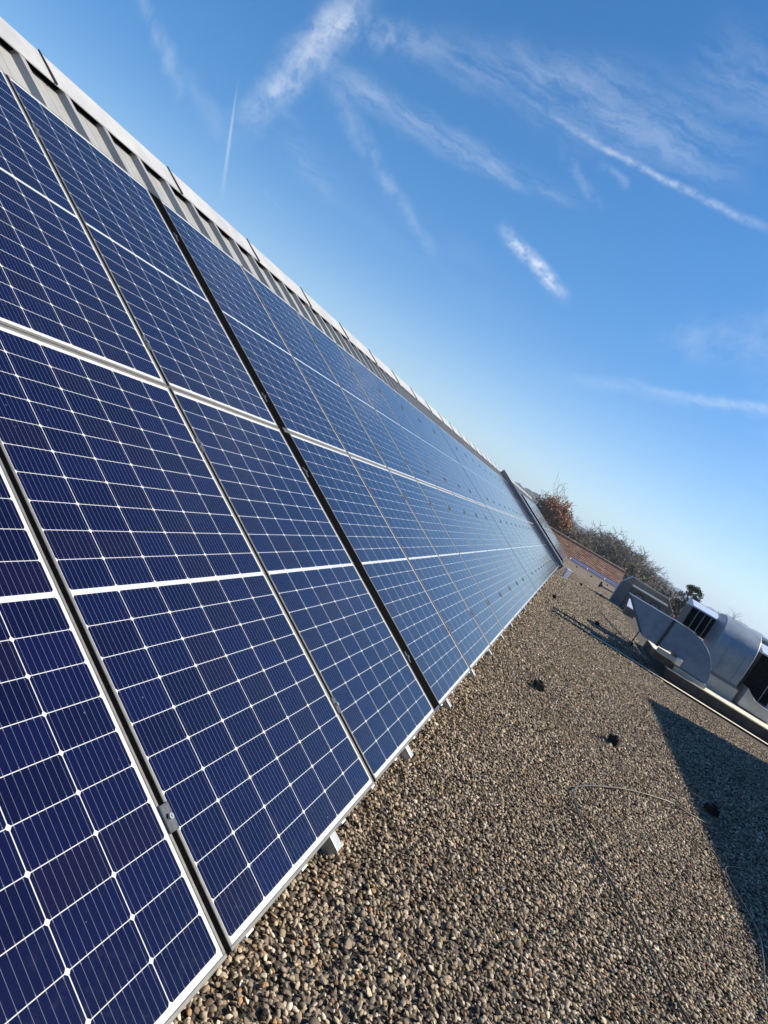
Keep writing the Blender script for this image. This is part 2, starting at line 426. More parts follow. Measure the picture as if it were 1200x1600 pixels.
def scatter(ob, dmin, dens, smin, smax, seed):
    ng = bpy.data.node_groups.new('loose_stones', 'GeometryNodeTree')
    ng.interface.new_socket('Geometry', in_out='INPUT', socket_type='NodeSocketGeometry')
    ng.interface.new_socket('Geometry', in_out='OUTPUT', socket_type='NodeSocketGeometry')
    N, Lk = ng.nodes, ng.links
    gi, go = N.new('NodeGroupInput'), N.new('NodeGroupOutput')
    dp = N.new('GeometryNodeDistributePointsOnFaces'); dp.distribute_method = 'POISSON'
    dp.inputs['Distance Min'].default_value = dmin; dp.inputs['Density Max'].default_value = dens; dp.inputs['Seed'].default_value = seed
    Lk.new(gi.outputs[0], dp.inputs['Mesh'])
    join = N.new('GeometryNodeJoinGeometry')
    for i, (sub, amp, off) in enumerate(((2, .16, 0), (2, .20, 7.3), (2, .18, 15.1), (2, .22, 31.7))):
        ico = N.new('GeometryNodeMeshIcoSphere'); ico.inputs['Radius'].default_value = .5; ico.inputs['Subdivisions'].default_value = sub
        sp = N.new('GeometryNodeSetPosition'); Lk.new(ico.outputs[0], sp.inputs['Geometry'])
        pos = N.new('GeometryNodeInputPosition'); ad = N.new('ShaderNodeVectorMath'); ad.operation = 'ADD'; ad.inputs[1].default_value = (off, off * 1.3, -off)
        Lk.new(pos.outputs[0], ad.inputs[0])
        nn = N.new('ShaderNodeTexNoise'); nn.inputs['Scale'].default_value = 1.7; nn.inputs['Detail'].default_value = 1.5; Lk.new(ad.outputs[0], nn.inputs['Vector'])
        sb = N.new('ShaderNodeVectorMath'); sb.operation = 'SUBTRACT'; sb.inputs[1].default_value = (.5, .5, .5); Lk.new(nn.outputs['Color'], sb.inputs[0])
        ml = N.new('ShaderNodeVectorMath'); ml.operation = 'SCALE'; ml.inputs['Scale'].default_value = amp * 4; Lk.new(sb.outputs[0], ml.inputs[0])
        Lk.new(ml.outputs[0], sp.inputs['Offset'])
        sm = N.new('GeometryNodeSetShadeSmooth'); Lk.new(sp.outputs[0], sm.inputs['Geometry'])
        mt = N.new('GeometryNodeSetMaterial'); mt.inputs['Material'].default_value = M_stone; Lk.new(sm.outputs[0], mt.inputs['Geometry'])
        g2 = N.new('GeometryNodeGeometryToInstance'); Lk.new(mt.outputs[0], g2.inputs[0]); Lk.new(g2.outputs[0], join.inputs[0])
    iop = N.new('GeometryNodeInstanceOnPoints'); iop.inputs['Pick Instance'].default_value = True
    Lk.new(dp.outputs['Points'], iop.inputs['Points']); Lk.new(join.outputs[0], iop.inputs['Instance'])
    ri = N.new('FunctionNodeRandomValue'); ri.data_type = 'INT'; ri.inputs[4].default_value = 0; ri.inputs[5].default_value = 3; ri.inputs['Seed'].default_value = seed + 5
    Lk.new(ri.outputs[2], iop.inputs['Instance Index'])
    rr_ = N.new('FunctionNodeRandomValue'); rr_.data_type = 'FLOAT_VECTOR'; rr_.inputs[0].default_value = (-.7, -.7, 0); rr_.inputs[1].default_value = (.7, .7, 6.283); rr_.inputs['Seed'].default_value = seed + 1
    Lk.new(rr_.outputs[0], iop.inputs['Rotation'])
    rs = N.new('FunctionNodeRandomValue'); rs.data_type = 'FLOAT_VECTOR'; rs.inputs[0].default_value = (.80, .58, .38); rs.inputs[1].default_value = (1.3, .92, .66); rs.inputs['Seed'].default_value = seed + 2
    r1 = N.new('FunctionNodeRandomValue'); r1.data_type = 'FLOAT'; r1.inputs[2].default_value = smin; r1.inputs[3].default_value = smax; r1.inputs['Seed'].default_value = seed + 3
    m2 = N.new('ShaderNodeVectorMath'); m2.operation = 'SCALE'; Lk.new(rs.outputs[0], m2.inputs[0]); Lk.new(r1.outputs[1], m2.inputs['Scale'])
    Lk.new(m2.outputs[0], iop.inputs['Scale'])
    tr = N.new('GeometryNodeTranslateInstances'); tr.inputs['Local Space'].default_value = False
    rt = N.new('FunctionNodeRandomValue'); rt.data_type = 'FLOAT_VECTOR'; rt.inputs[0].default_value = (0, 0, -.004); rt.inputs[1].default_value = (0, 0, .013); rt.inputs['Seed'].default_value = seed + 4
    Lk.new(iop.outputs[0], tr.inputs['Instances']); Lk.new(rt.outputs[0], tr.inputs['Translation'])
    Lk.new(tr.outputs[0], go.inputs[0])
    md = ob.modifiers.new('loose_stones', 'NODES'); md.node_group = ng


for nm, x0, x1, y0, y1, dm, de, s0, s1, seed in (
        ('gravel_stones', -2.2, 3.2, -3.0, .05, .0074, 11500, .0105, .0205, 3),
        ('gravel_stones', 3.2, 9.0, -4.6, .05, .0110, 5200, .0145, .025, 9),
        ('gravel_stones', 9.0, 27.0, -2.43, .05, .0195, 1800, .021, .037, 14),
        ('gravel_stones', -2.2, 7.0, -3.4, .05, .045, 330, .020, .031, 23)):
    o = stones_mesh(nm, x0, x1, y0, y1); scatter(o, dm, de, s0, s1, seed); tag(o, 'loose round grey and tan stones of the gravel roof', 'gravel', 'loose gravel stones', 'stuff')

# ------------------------------------------------------------------ sloped metal roof building
U0, U1 = -3.4, 41.0
rb = empty('metal_roof_building', (18, 2, Z0))
tag(rb, 'low building with sloped corrugated pale metal roof under the solar panels', 'building')
RINV = Matrix.Translation((-18, -2, -Z0)) @ SLOPE      # slope frame -> building frame
RP, CW, SW, NC, NF = .326, .038, .016, -.050, -.088
VB, VT = -.012, 4.275
m = MB(); prof = []
k = math.ceil((U0 - .07) / RP)
while .07 + k * RP < U1:
    c0 = .07 + k * RP
    prof += [(c0 - CW / 2 - SW, NF), (c0 - CW / 2, NC), (c0 + CW / 2, NC), (c0 + CW / 2 + SW, NF)]
    for q in (.075, .145): prof += [(c0 + CW / 2 + SW + q - .006, NF), (c0 + CW / 2 + SW + q, NF + .003), (c0 + CW / 2 + SW + q + .006, NF)]
    k += 1
TK = .004
vsx = []
for (u, n) in prof:
    for v in (VB, VT):
        vsx += [RINV @ Vector((u, v, n)), RINV @ Vector((u, v, n - TK))]
fsx = []
for i in range(len(prof) - 1):
    a = 4 * i; b_ = a + 4
    fsx += [(a, b_, b_ + 2, a + 2), (a + 1, a + 3, b_ + 3, b_ + 1), (a, a + 1, b_ + 1, b_), (a + 2, b_ + 2, b_ + 3, a + 3)]
m.add(vsx, fsx).build('roof_sheet', M_sheet, rb, fix=False)
# ridge cap, with a short lip and the far leg going down the other side
capP = [(4.045, -.049), (4.045, -.043), (4.29, -.039), (4.62, -.26), (4.617, -.266), (4.289, -.0455)]
MB().prism([RINV @ Vector((U0, v, n)) for v, n in capP], RINV.to_3x3() @ Vector((U1 - U0, 0, 0))).build('ridge_cap', M_cap, rb)
MB().prism([RINV @ Vector((U0, v, n)) for v, n in ((4.082, -.0525), (4.082, -.0835), (4.24, -.0835), (4.24, -.0525))], RINV.to_3x3() @ Vector((U1 - U0, 0, 0))).build('cap_shade', M_shade, rb)  # black bar standing in for the cap's shade over the sheet troughs
for j in range(-2, 34):
    u = .625 + 1.243 * j
    MB().box(u - .0025, u + .0025, 4.030, 4.300, -.0425, -.030, RINV).build('cap_joint', M_dark, rb)
yr, zr = (S(0, 4.5, -.1)).y, (S(0, 4.5, -.1)).z
MB().prism([(U0 - 18, yr - 2, zr - Z0), (U0 - 18, yr - 2 + 3.8, zr - Z0 - 2.0), (U0 - 18, yr - 2 + 3.8, zr - Z0 - 2.03), (U0 - 18, yr - 2, zr - Z0 - .03)], (U1 - U0, 0, 0)).build('rear_slope', M_sheet, rb)
s0_, s1_ = S(0, .12, -.125), S(0, 4.45, -.125)
MB().prism([(U0 - 17.96, .07 - 2, -.03 - Z0), (U0 - 17.96, .07 - 2, s0_.z - Z0), (U0 - 17.96, s1_.y - 2, s1_.z - Z0), (U0 - 17.96, yr + 3.7 - 2, zr - 2.06 - Z0), (U0 - 17.96, yr + 3.7 - 2, -.03 - Z0)], (U1 - U0 - .08, 0, 0)).build('base_wall', M_dark, rb)
for j in range(-3, 42):
    u = -.275 + .978 * j
    if u > 40: break
    b_ = MB().box(u - .024, u + .024, -.088, .16, -.146, -.093, RINV)
    b_.build('rafter_foot', M_galv2, rb, bevel=.003)

re0 = None
for k in range(-4, 74):                       # the closed white ends of the roof ribs, peeping out under the panels
    if re0 is None:
        re0 = MB().prism([RINV.to_3x3() @ Vector((x, 0, n)) for x, n in ((-.033, -.092), (-.017, -.0485), (.017, -.0485), (.033, -.092))], RINV.to_3x3() @ Vector((0, -.010, 0))).build('rib_end', M_white, rb); q = re0
    else:
        q = re0.copy(); col.objects.link(q); q.parent = rb
    q.location = RINV @ Vector((.07 + k * RP, -.0125, 0))

# fire wall across the roof
fw = MB().box(22.46, 22.62, -.105, 4.02, -.125, .13, SLOPE).build('fire_wall', M_wallgrey, bevel=.01)
tag(fw, 'grey metal clad upstand across the roof at the end of the long panel row', 'wall')

# ------------------------------------------------------------------ solar panels
W, H, PITCH, GV = 1.038, 1.755, 1.058, .009
proto = empty('solar_panel')
MB().add([(.006, .006, -.0018), (W - .006, .006, -.0018), (W - .006, H - .006, -.0018), (.006, H - .006, -.0018)], [(0, 1, 2, 3)]).build('cell_sheet', M_cells, proto)
fr = MB(); LW = .0095
for (x0, x1, y0, y1) in ((0, W, 0, LW), (0, W, H - LW, H), (0, LW, LW, H - LW), (W - LW, W, LW, H - LW)): fr.box(x0, x1, y0, y1, -.035, 0)
fr.build('frame', M_frame, proto, bevel=.0012, seg=1)
MB().box(W + .0008, W + .0192, .002, H - .002, -.034, -.0035).build('seam_shade', M_shade, proto)  # black strip standing in for the shade down the seam
MB().box(.004, W - .004, .004, H - .004, -.0075, -.0045).build('backsheet', M_white, proto)
first = True
ORD = ['first', 'second', 'third', 'fourth', 'fifth', 'sixth', 'seventh', 'eighth', 'ninth', 'tenth', 'eleventh', 'twelfth']


def panel(u, row, label, group):
    global first
    loc = S(u + random.Random(int(u * 977) + row).uniform(-.001, .001), row * (H + GV), 0)
    if first: o = proto; first = False; o.location = loc; o.rotation_euler = (TH, 0, 0)
    else: o = dup(proto, loc, (TH, 0, 0))
    tag(o, label, 'solar panel', group)
    return o


G0 = 'solar panels before the black gap'; G1 = 'solar panels between the black gap and the narrow dark seam'
G2 = 'solar panels between the narrow dark seam and the fire wall'; G3 = 'solar panels beyond the fire wall'
ROW = ['lower', 'upper']
panel(.01 - 2 * PITCH, 0, 'nearest blue solar panel, cut off by the lower left edge of the photo', G0)
for r_ in (0, 1):
    panel(.01 - PITCH, r_, '%s row solar panel two places before the wide black gap' % ROW[r_], G0)
    panel(.01, r_, '%s row solar panel touching the near side of the wide black gap' % ROW[r_], G0)
UD = 1.048 + .131                    # start of the long row after the black gap
for i in range(8):
    for r_ in (0, 1):
        panel(UD + i * PITCH, r_, '%s row solar panel, %s in line after the wide black gap' % (ROW[r_], ORD[i]), G1)
UK = UD + 8 * PITCH + .035
for i in range(12):
    for r_ in (0, 1):
        panel(UK + i * PITCH, r_, '%s row solar panel, %s in line after the narrow dark seam' % (ROW[r_], ORD[i]), G2)
UA = 28.7
for i in range(10):
    for r_ in (0, 1):
        panel(UA + i * PITCH, r_, '%s row pale reflecting solar panel, %s in line beyond the grey fire wall' % (ROW[r_], ORD[i]), G3)

# black strips standing in for gap shade, cross rails, clamps
VTOP = 2 * H + GV


def gap_shade(u0, u1, n0, n1, label, cap=True):
    o = empty('gap_shade', S(u0, 0, 0), (TH, 0, 0))
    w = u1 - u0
    MB().box(0, w, .012, VTOP - .004, n0, n1).build('shade_strip', M_shade, o)  # black box painted as the shade inside the gap
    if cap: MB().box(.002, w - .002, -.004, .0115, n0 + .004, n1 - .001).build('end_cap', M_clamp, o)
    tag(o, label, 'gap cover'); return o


gap_shade(1.062, UD - .003, -.09, -.004, 'wide black strip standing in for the shade in the gap between two groups of solar panels')
gap_shade(UK - .035 - .017, UK - .003, -.08, -.006, 'narrow dark strip standing in for the shaded gap between the two groups of the long panel row', False)
gap_shade(UA - .16, UA - .004, -.20, .004, 'black strip standing in for the shaded near side of the panels beyond the fire wall', False)
for (u0, u1, lb) in ((.01 - 2 * PITCH, 1.052, 'silver rail between the panel rows before the black gap'),
                     (UD - .03, UK - .055, 'long silver rail between the panel rows after the black gap'),
                     (UK - .002, UK + 12 * PITCH - .02, 'far silver rail between the panel rows up to the fire wall')):
    o = MB().box(u0, u1, H + .0005, H + GV - .0005, -.05, -.0022, SLOPE).build('mounting_rail', M_rail); tag(o, lb, 'rail')
o = MB().box(1.10, UD - .0035, H - .012, H + .02, -.0035, .003, SLOPE).build('rail_end', M_rail, bevel=.002)
tag(o, 'cut silver rail stub crossing the black gap halfway up', 'rail')

cproto = empty('module_clamp')
MB().box(-.017, .017, -.032, .032, .0005, .0045).box(-.0085, .0085, -.032, .032, -.034, .0005).build('clamp_plate', M_clamp, cproto, bevel=.0012, seg=1)
bo = MB(); bo.disc_ring((0, 0, .0046), (0, 0, 1), .0028, .0068, .0075, 14); bo.disc_ring((0, 0, .0044), (0, 0, 1), .0001, .0032, .003, 10)
bo.build('bolt', M_bolt, cproto, smooth=False)
cfirst = True
HT = ['lowest', 'second lowest', 'second highest', 'highest']
VC = (.31, 1.47, 1.98, 3.16)


def clamp(u, k, label, grp, n=0, sx=1):
    global cfirst
    if cfirst: o = cproto; cfirst = False
    else: o = dup(cproto)
    o.location = S(u, VC[k], n); o.rotation_euler = (TH, 0, 0); o.scale = (sx, 1, 1)
    tag(o, label, 'clamp', grp)


CG = 'clamps between neighbouring solar panels'
clamp(-PITCH, 0, 'nearest dark clamp with a bright bolt, low beside the nearest panel', CG)
for k in range(4): clamp(0, k, '%s clamp in the last seam before the wide black gap' % HT[k], CG)
for k in range(4): clamp(1.085, k, '%s clamp on the black strip in the wide gap' % HT[k], CG, -.003, .55)
for i in range(1, 8):
    for k in range(4): clamp(UD + i * PITCH - .01, k, '%s clamp in the %s seam after the wide black gap' % (HT[k], ORD[i - 1]), CG)
for i in range(1, 12):
    for k in range(4): clamp(UK + i * PITCH - .01, k, '%s clamp in the %s seam after the narrow dark seam' % (HT[k], ORD[i - 1]), CG)

# ------------------------------------------------------------------ small things on the gravel
wf = empty('white_bracket', (20.2, -.33, 0), (0, 0, R(28)))
MB().box(-.08, .08, -.08, .08, 0, .33).build('post', M_white, wf, bevel=.008)
MB().box(-.09, .09, -.10, .10, 0, .02).build('foot_plate', M_galv2, wf, bevel=.004)
tag(wf, 'white upright bracket on the gravel at the foot of the fire wall', 'bracket')

bproto = empty('conductor_block')
MB().prism([(-.055, -.05, 0), (.055, -.05, 0), (.04, -.036, .052), (-.04, -.036, .052)], (0, .10, 0)).build('base', M_block, bproto, bevel=.006)
MB().box(-.03, .03, -.013, .013, .053, .066).build('wire_clip', M_block, bproto, bevel=.003)
bl = [(3.61, -.51, 'black conductor block on the sunny gravel nearest to the panel feet'), (3.45, -1.22, 'black conductor block on the sunny gravel short of the big shadow'),
      (3.3, -2.03, 'black conductor block inside the big shadow'),
      (11.95, -.32, 'black block near the panel feet at the far dark stripes'), (11.9, -1.30, 'black block just beyond the two dark stripes'),
      (12.0, -2.05, 'black block beside the thin upright rod'),
      (21.6, -.95, 'small far black block left of centre of the distant gravel'), (22.0, -1.71, 'brownish far block standing on the conductor line'), (21.2, -2.66, 'far black block just left of the galvanised hood'),
      (34.5, -.72, 'tiny black block close to the low panel row at the roof end'), (33.5, -1.55, 'tiny block before the middle of the low panel row'), (34.5, -2.5, 'tiny block before the right end of the low panel row')]
for i, (x, y, lb) in enumerate(bl):
    o = bproto if i == 0 else dup(bproto)
    o.scale = (.85, .85, 1.1); o.location = (x, y, .014); o.rotation_euler = (0, 0, random.Random(i).uniform(-.5, .5)); tag(o, lb, 'block', 'conductor blocks on the gravel')
rnd = random.Random(5)


def wire(name, pts, r, mat, label, cat, wob=.0, sub=6):
    P = [Vector(p) for p in pts]; q = []
    for i in range(len(P) - 1):
        a, b, c_, d = P[max(i - 1, 0)], P[i], P[i + 1], P[min(i + 2, len(P) - 1)]
        for s in range(sub):
            t = s / sub
            q.append(.5 * ((2 * b) + (c_ - a) * t + (2 * a - 5 * b + 4 * c_ - d) * t * t + (3 * b - a - 3 * c_ + d) * t ** 3) + Vector((rnd.uniform(-wob, wob), rnd.uniform(-wob, wob), rnd.uniform(0, wob))))
    q.append(P[-1])
    return tag(MB().tube(q, r, 6).build(name, mat, smooth=True), label, cat)


wire('conductor_wire', [(3.61, -.02, .07), (3.61, -.51, .068), (3.5, -.9, .05), (3.45, -1.22, .068), (3.38, -1.6, .05), (3.3, -2.03, .068), (3.2, -3.0, .06)], .0028, M_wire, 'thin conductor wire over the three nearest black blocks', 'wire')
wire('conductor_wire', [(11.95, .0, .07), (11.95, -.32, .068), (11.9, -1.30, .068), (12, -2.05, .068), (12, -2.5, .06)], .004, M_wire, 'thin conductor wire over the black blocks beyond the dark stripes', 'wire')
wire('conductor_wire', [(21.4, -.1, .07), (21.6, -.95, .068), (22, -1.71, .068), (21.2, -2.66, .068), (21, -4, .06)], .006, M_wire, 'thin conductor wire across the distant gravel', 'wire')
wire('cable', [(2.92, -1.93, 0.020), (2.85, -1.76, 0.022), (2.80, -1.60, 0.024), (2.45, -1.28, 0.028), (2.08, -1.03, 0.030), (1.84, -.90, 0.030), (1.70, -.868, 0.032), (1.54, -.88, 0.032), (1.24, -.94, 0.031), (.97, -1.04, 0.032), (.72, -1.15, 0.031), (.47, -1.24, 0.033), (.30, -1.32, 0.031), (-.1, -1.5, 0.022)], .0052, M_cable, 'thin pale cable looping over the sunny gravel', 'cable', .001)
wire('cable', [(2.42, -2.06, 0.022), (2.30, -1.96, 0.026), (2.20, -1.90, 0.030), (2.05, -1.88, 0.030), (1.76, -1.92, 0.028), (1.53, -1.93, 0.028), (1.30, -1.89, 0.028), (1.09, -1.84, 0.028), (.77, -1.77, 0.028), (.3, -1.7, 0.028)], .0045, M_cable, 'thin cable lying along the inner edge of the big shadow', 'cable', .001)
wire('conduit', [(15.6, -1.47, .03), (14, -1.68, .03), (12.4, -1.98, .03), (10.75, -2.30, .03)], .010, M_cable, 'pale conduit lying on the gravel towards the plinth corner', 'conduit')
o = MB().tube([(10.8, -1.87, .0), (10.8, -1.90, .48)], .012, 8).tube([(10.8, -1.87, 0), (10.8, -1.87, .03)], .06, 10).build('upright_rod', M_wire); tag(o, 'thin upright rod standing in the gravel left of the hood', 'rod')
pp = empty('low_pipe', (28.2, -1.84, 0))
MB().tube([(0, 0, .0), (0, 0, .26)], .05, 10).build('riser', M_dark, pp)
MB().tube([(0, -.06, .11), (1.5, -1.6, .11)], .06, 10).build('run', M_dark, pp)
tag(pp, 'dark low pipe with an upright end on the far gravel', 'pipe')

# ------------------------------------------------------------------ plinth with ventilation equipment
pl = empty('concrete_plinth', (9.9, -2.45, 0))
MB().box(0, 3.4, -9, 0, 0, .185).build('plinth_body', M_concshade, pl, bevel=.012)
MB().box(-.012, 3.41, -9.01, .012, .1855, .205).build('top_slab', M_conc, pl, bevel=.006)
tag(pl, 'long low concrete plinth with a cream top carrying the ventilation ducts', 'plinth')
ed = MB().box(9.50, 9.512, -9, -.75, -.01, .030).build('edging_strip', M_block); tag(ed, 'thin dark edging strip in the gravel along the plinth', 'edging')
o = MB().box(9.53, 9.80, -9, -1.0, .0, .016).build('concrete_strip', M_conc, bevel=.004); tag(o, 'narrow pale concrete strip between the gravel and the plinth', 'strip')


def arc(cx, cz, r, a0, a1, n):
    return [(cx + r * math.cos(R(a0 + (a1 - a0) * i / n)), cz + r * math.sin(R(a0 + (a1 - a0) * i / n))) for i in range(n + 1)]


# hood 1: slanted mouth, joint, elbow going down into the plinth
d1 = empty('galvanised_hood', (10.0, -2.5, .2))
def Pf(pts, x): return [(x, y + 2.5, z - .2) for y, z in pts]
mouth = [(-1.37, .935), (-2.15, .935), (-2.13, .42), (-1.87, .44)]
hb = MB()
hb.prism(Pf(mouth, 0), (.006, 0, 0)); hb.prism(Pf(mouth, .80), (.006, 0, 0))
for (x0, x1) in ((.006, .27), (.53, .80)): hb.prism([(x0, -1.37 + 2.5, .735), (x0, -2.15 + 2.5, .735), (x0, -2.15 + 2.5, .727), (x0, -1.37 + 2.5, .727)], (x1 - x0, 0, 0))
hb.prism([(.006, -2.13 + 2.5, .22), (.006, -1.87 + 2.5, .24), (.006, -1.87 + 2.5, .232), (.006, -2.13 + 2.5, .212)], (.79, 0, 0))
hb.build('mouth', M_galv, d1)
MB().prism(Pf([(-2.125, .41), (-2.145, .945), (-2.185, .945), (-2.165, .41)], -.022), (.85, 0, 0)).build('joint_flange', M_dark, d1, bevel=.003)
elb = [(-2.19, .938), (-2.42, .938), (-2.56, .925), (-2.70, .885), (-2.82, .82), (-2.92, .74), (-3.0, .64), (-3.06, .53), (-3.10, .41), (-3.11, .285), (-2.56, .30), (-2.545, .37), (-2.50, .44), (-2.43, .47), (-2.36, .46), (-2.30, .43), (-2.17, .425)]
MB().prism(Pf(elb, 0), (.82, 0, 0)).build('elbow', M_galv, d1, bevel=.006)
MB().prism(Pf([(-1.36, .936), (-1.36, .952), (-2.12, .952), (-2.12, .936)], -.012), (.05, 0, 0)).build('mouth_highlight', M_highlight, d1)  # added pale strip painted as the sunlit top edge
MB().prism(Pf([(-2.19, .939), (-2.19, .953), (-2.42, .953), (-2.562, .939), (-2.562, .927), (-2.42, .939)], -.012), (.05, 0, 0)).build('elbow_highlight', M_highlight, d1)  # same painted highlight along the elbow
MB().box(-.006, .0, -.62, -.60, .44, .60).build('patch_seam', M_wallgrey, d1)
MB().prism(Pf([(-2.545, .295), (-3.125, .278), (-3.13, .207), (-2.55, .207)], -.03), (.86, 0, 0)).build('base_collar', M_galv2, d1, bevel=.004)
tag(d1, 'blue grey galvanised hood with slanted mouth and rounded elbow on the plinth', 'ventilation hood')
mb_ = empty('damper_motor', (9.98, -2.36, .34))
MB().box(-.10, .0, -.17, .19, -.005, .075).build('motor_body', M_galv2, mb_, bevel=.01)
MB().box(-.14, -.02, -.235, -.13, -.02, .10).build('gear_box', M_beige, mb_, bevel=.012)
MB().box(-.03, .45, -.12, .20, -.128, -.02).build('bracket', M_dark, mb_, bevel=.006)  # dark box over the plinth corner, standing in for the hood's shade
tag(mb_, 'small damper motor with beige gearbox under the galvanised hood', 'motor')

# hood 2: round shouldered riser
d2 = empty('round_top_duct', (10.8, -3.4, .2))
prof2 = [(0, .27)] + [(x, z) for x, z in arc(.55, .72, .55, 180, 90, 14)] + [(1.0, 1.27), (1.0, .27)]
q = MB().prism([(x, .33, z) for x, z in prof2], (0, -.66, 0)); e_ = q.build('riser', M_riser, d2, smooth=True)
mod = e_.modifiers.new('bevel', 'BEVEL'); mod.width = .012; mod.segments = 2; mod.limit_method = 'ANGLE'; mod.angle_limit = R(50)
e_.data.set_sharp_from_angle(angle=R(40))
MB().box(-.006, -.0005, -.2, -.19, .28, .80).box(-.006, -.0005, .12, .13, .28, .80).build('seam', M_galv, d2)
MB().box(-.03, 1.02, -.38, .30, .0, .235).build('base_collar', M_galv2, d2, bevel=.006)
MB().box(-.012, 1.01, -.345, .345, .2355, .269).build('joint_flange', M_wallgrey, d2, bevel=.003)
tag(d2, 'tall galvanised duct with a rounded shining shoulder behind the hood', 'ventilation duct')

# louvred intake boxes
def louvre_box(loc, w, h, dpt, nmul, label, lid):
    o = empty('louvre_box', loc)
    MB().box(.03, dpt, -w / 2, w / 2, 0, h).build('casing', M_dark, o, bevel=.006)
    ly = MB(); 
    for i in range(16):
        z = .03 + (h - .06) * i / 15
        ly.prism([(-.004, -w / 2 + .02, z), (.03, -w / 2 + .02, z + .025), (.03, -w / 2 + .02, z + .031), (-.004, -w / 2 + .02, z + .006)], (0, w - .04, 0))
    ly.box(.022, .0295, -w / 2 + .012, w / 2 - .012, .012, h - .012)
    ly.build('louvre_blades', M_louv, o)
    for i in range(nmul):
        y = -w / 2 + w * (i + 1) / (nmul + 1)
        MB().box(-.012, -.005, y - .006, y + .006, .01, h - .01).build('mullion', M_grey, o)
    MB().prism([(-.02, -w / 2 - .01, h + .002), (-.02, -w / 2 - .01, h + .03), (dpt * .6, -w / 2 - .01, h + lid), (dpt, -w / 2 - .01, h + lid), (dpt, -w / 2 - .01, h + .002)], (0, w + .02, 0)).build('lid', M_bluelid, o, bevel=.006)
    tag(o, label, 'louvre box'); return o


louvre_box((11.85, -2.87, .86), .52, .44, .8, 3, 'black louvred intake box with pale blue lid left of the round topped duct', .13)
louvre_box((11.1, -4.22, .42), .72, .78, .8, 1, 'large black louvred box at the right edge of the photo', .16)
wp = MB().box(10.95, 11.07, -4.72, -4.36, .207, 1.3).build('white_cabinet', M_white, bevel=.008); tag(wp, 'white cabinet edge beside the large louvred box', 'cabinet')
tr = empty('curved_tray', (10.62, -4.1, .21))
tp = [(.0, .28), (-.0, .02)]
MB().prism([(0, .26, .02), (0, .20, .015), (0, -.36, .01), (0, -.36, .20), (0, -.10, .205), (0, .06, .235), (0, .16, .30), (0, .25, .36)], (.5, 0, 0)).build('tray_body', M_galv2, tr, bevel=.008)
tag(tr, 'low curved galvanised duct bend in front of the large louvred box', 'duct bend')
fb = empty('roof_vent', (16.0, -5.35, .0))
MB().box(0, .9, -.5, .5, 0, 1.45).build('vent_body', M_galv, fb, bevel=.01)
MB().box(-.08, .98, -.58, .58, 1.46, 1.52).build('vent_lid', M_bluelid, fb, bevel=.008)
MB().box(-.02, -.005, -.3, .3, 1.05, 1.38).build('vent_flap', M_wallgrey, fb, bevel=.004)
tag(fb, 'small blue grey roof vent with a flat lid far right beyond the ducts', 'roof vent')
vb = MB().box(16, 19, -9, -5.9, 0, 1.15).build('plant_housing', M_grey, bevel=.01); tag(vb, 'grey plant housing beside the far roof vent', 'housing')

# air conditioning unit inside a grey weather hood
sh = empty('weather_hood', (22.6, -3.1, 0))
hp = [(1.02, .42), (1.0, .78), (.76, 1.14), (-.62, 1.10), (-.98, .74), (-.98, .0), (1.02, .0)]
MB().prism([(.55, y, z) for y, z in hp], (.05, 0, 0)).build('back_panel', M_grey, sh, bevel=.004)
roofs_ = MB()
for (a, b_) in ((hp[1], hp[2]), (hp[2], hp[3]), (hp[3], hp[4])):
    roofs_.prism([(.22, a[0], a[1]), (.22, b_[0], b_[1]), (.22, b_[0], b_[1] + .035), (.22, a[0], a[1] + .035)], (.45, 0, 0))
roofs_.build('roof_panels', M_grey, sh)
MB().box(.22, .60, .985, 1.02, 0, .775).box(.22, .60, -.98, -.945, 0, .735).build('side_panels', M_grey, sh)
tag(sh, 'grey sheet metal weather hood with chamfered corners behind the galvanised hood', 'weather hood')
ac = empty('air_conditioner', (22.5, -3.12, 0))
MB().box(0, .5, -.60, .62, .04, .86).build('casing', M_brown, ac, bevel=.01)
MB().box(-.06, .52, -.64, .66, .862, .92).build('top_cover', M_beige, ac, bevel=.008)
for yy in (-.29, .31):
    f_ = MB().disc_ring((-.004, yy, .55), (-1, 0, 0), .19, .225, .02, 24).build('fan', M_dark, ac)
    b2 = MB()
    for k in range(6):
        t = 2 * math.pi * k / 6
        a_ = Vector((0, math.cos(t), math.sin(t))); c_ = Vector((0, -math.sin(t), math.cos(t)))
        p0 = Vector((-.012, yy, .55))
        b2.prism([p0 + a_ * .03 - c_ * .02, p0 + a_ * .17 - c_ * .05, p0 + a_ * .18 + c_ * .03, p0 + a_ * .04 + c_ * .02], (.006, 0, 0))
    b2.disc_ring((-.02, yy, .55), (-1, 0, 0), .001, .04, .012, 14)
    b2.build('fan_blades', M_galv, ac)
tag(ac, 'brown air conditioner with two fans and beige top inside the grey hood', 'air conditioner')
bp_ = empty('skylight', (20.6, -2.62, 0))
MB().box(0, .5, -.2, .14, 0, .24).build('curb', M_brown, bp_, bevel=.006)
MB().prism([(-.03, .17, .242), (-.03, .17, .27), (.53, .17, .50), (.53, .17, .47)], (0, -.40, 0)).build('cover', M_bluelid, bp_, bevel=.004)
tag(bp_, 'small skylight with a blue reflecting cover left of the galvanised hood', 'skylight')

# low end row of panels
def mat_purple():
    m, nt, b = newmat('purple_grey_cells'); t = nd(nt, 'ShaderNodeTexCoord'); n = noise(nt, t.outputs['Object'], 6, 3)
    nt.links.new(mixc(nt, n, (.085, .075, .125), (.11, .10, .155)), b.inputs['Base Color']); b.inputs['Roughness'].default_value = .25; return m


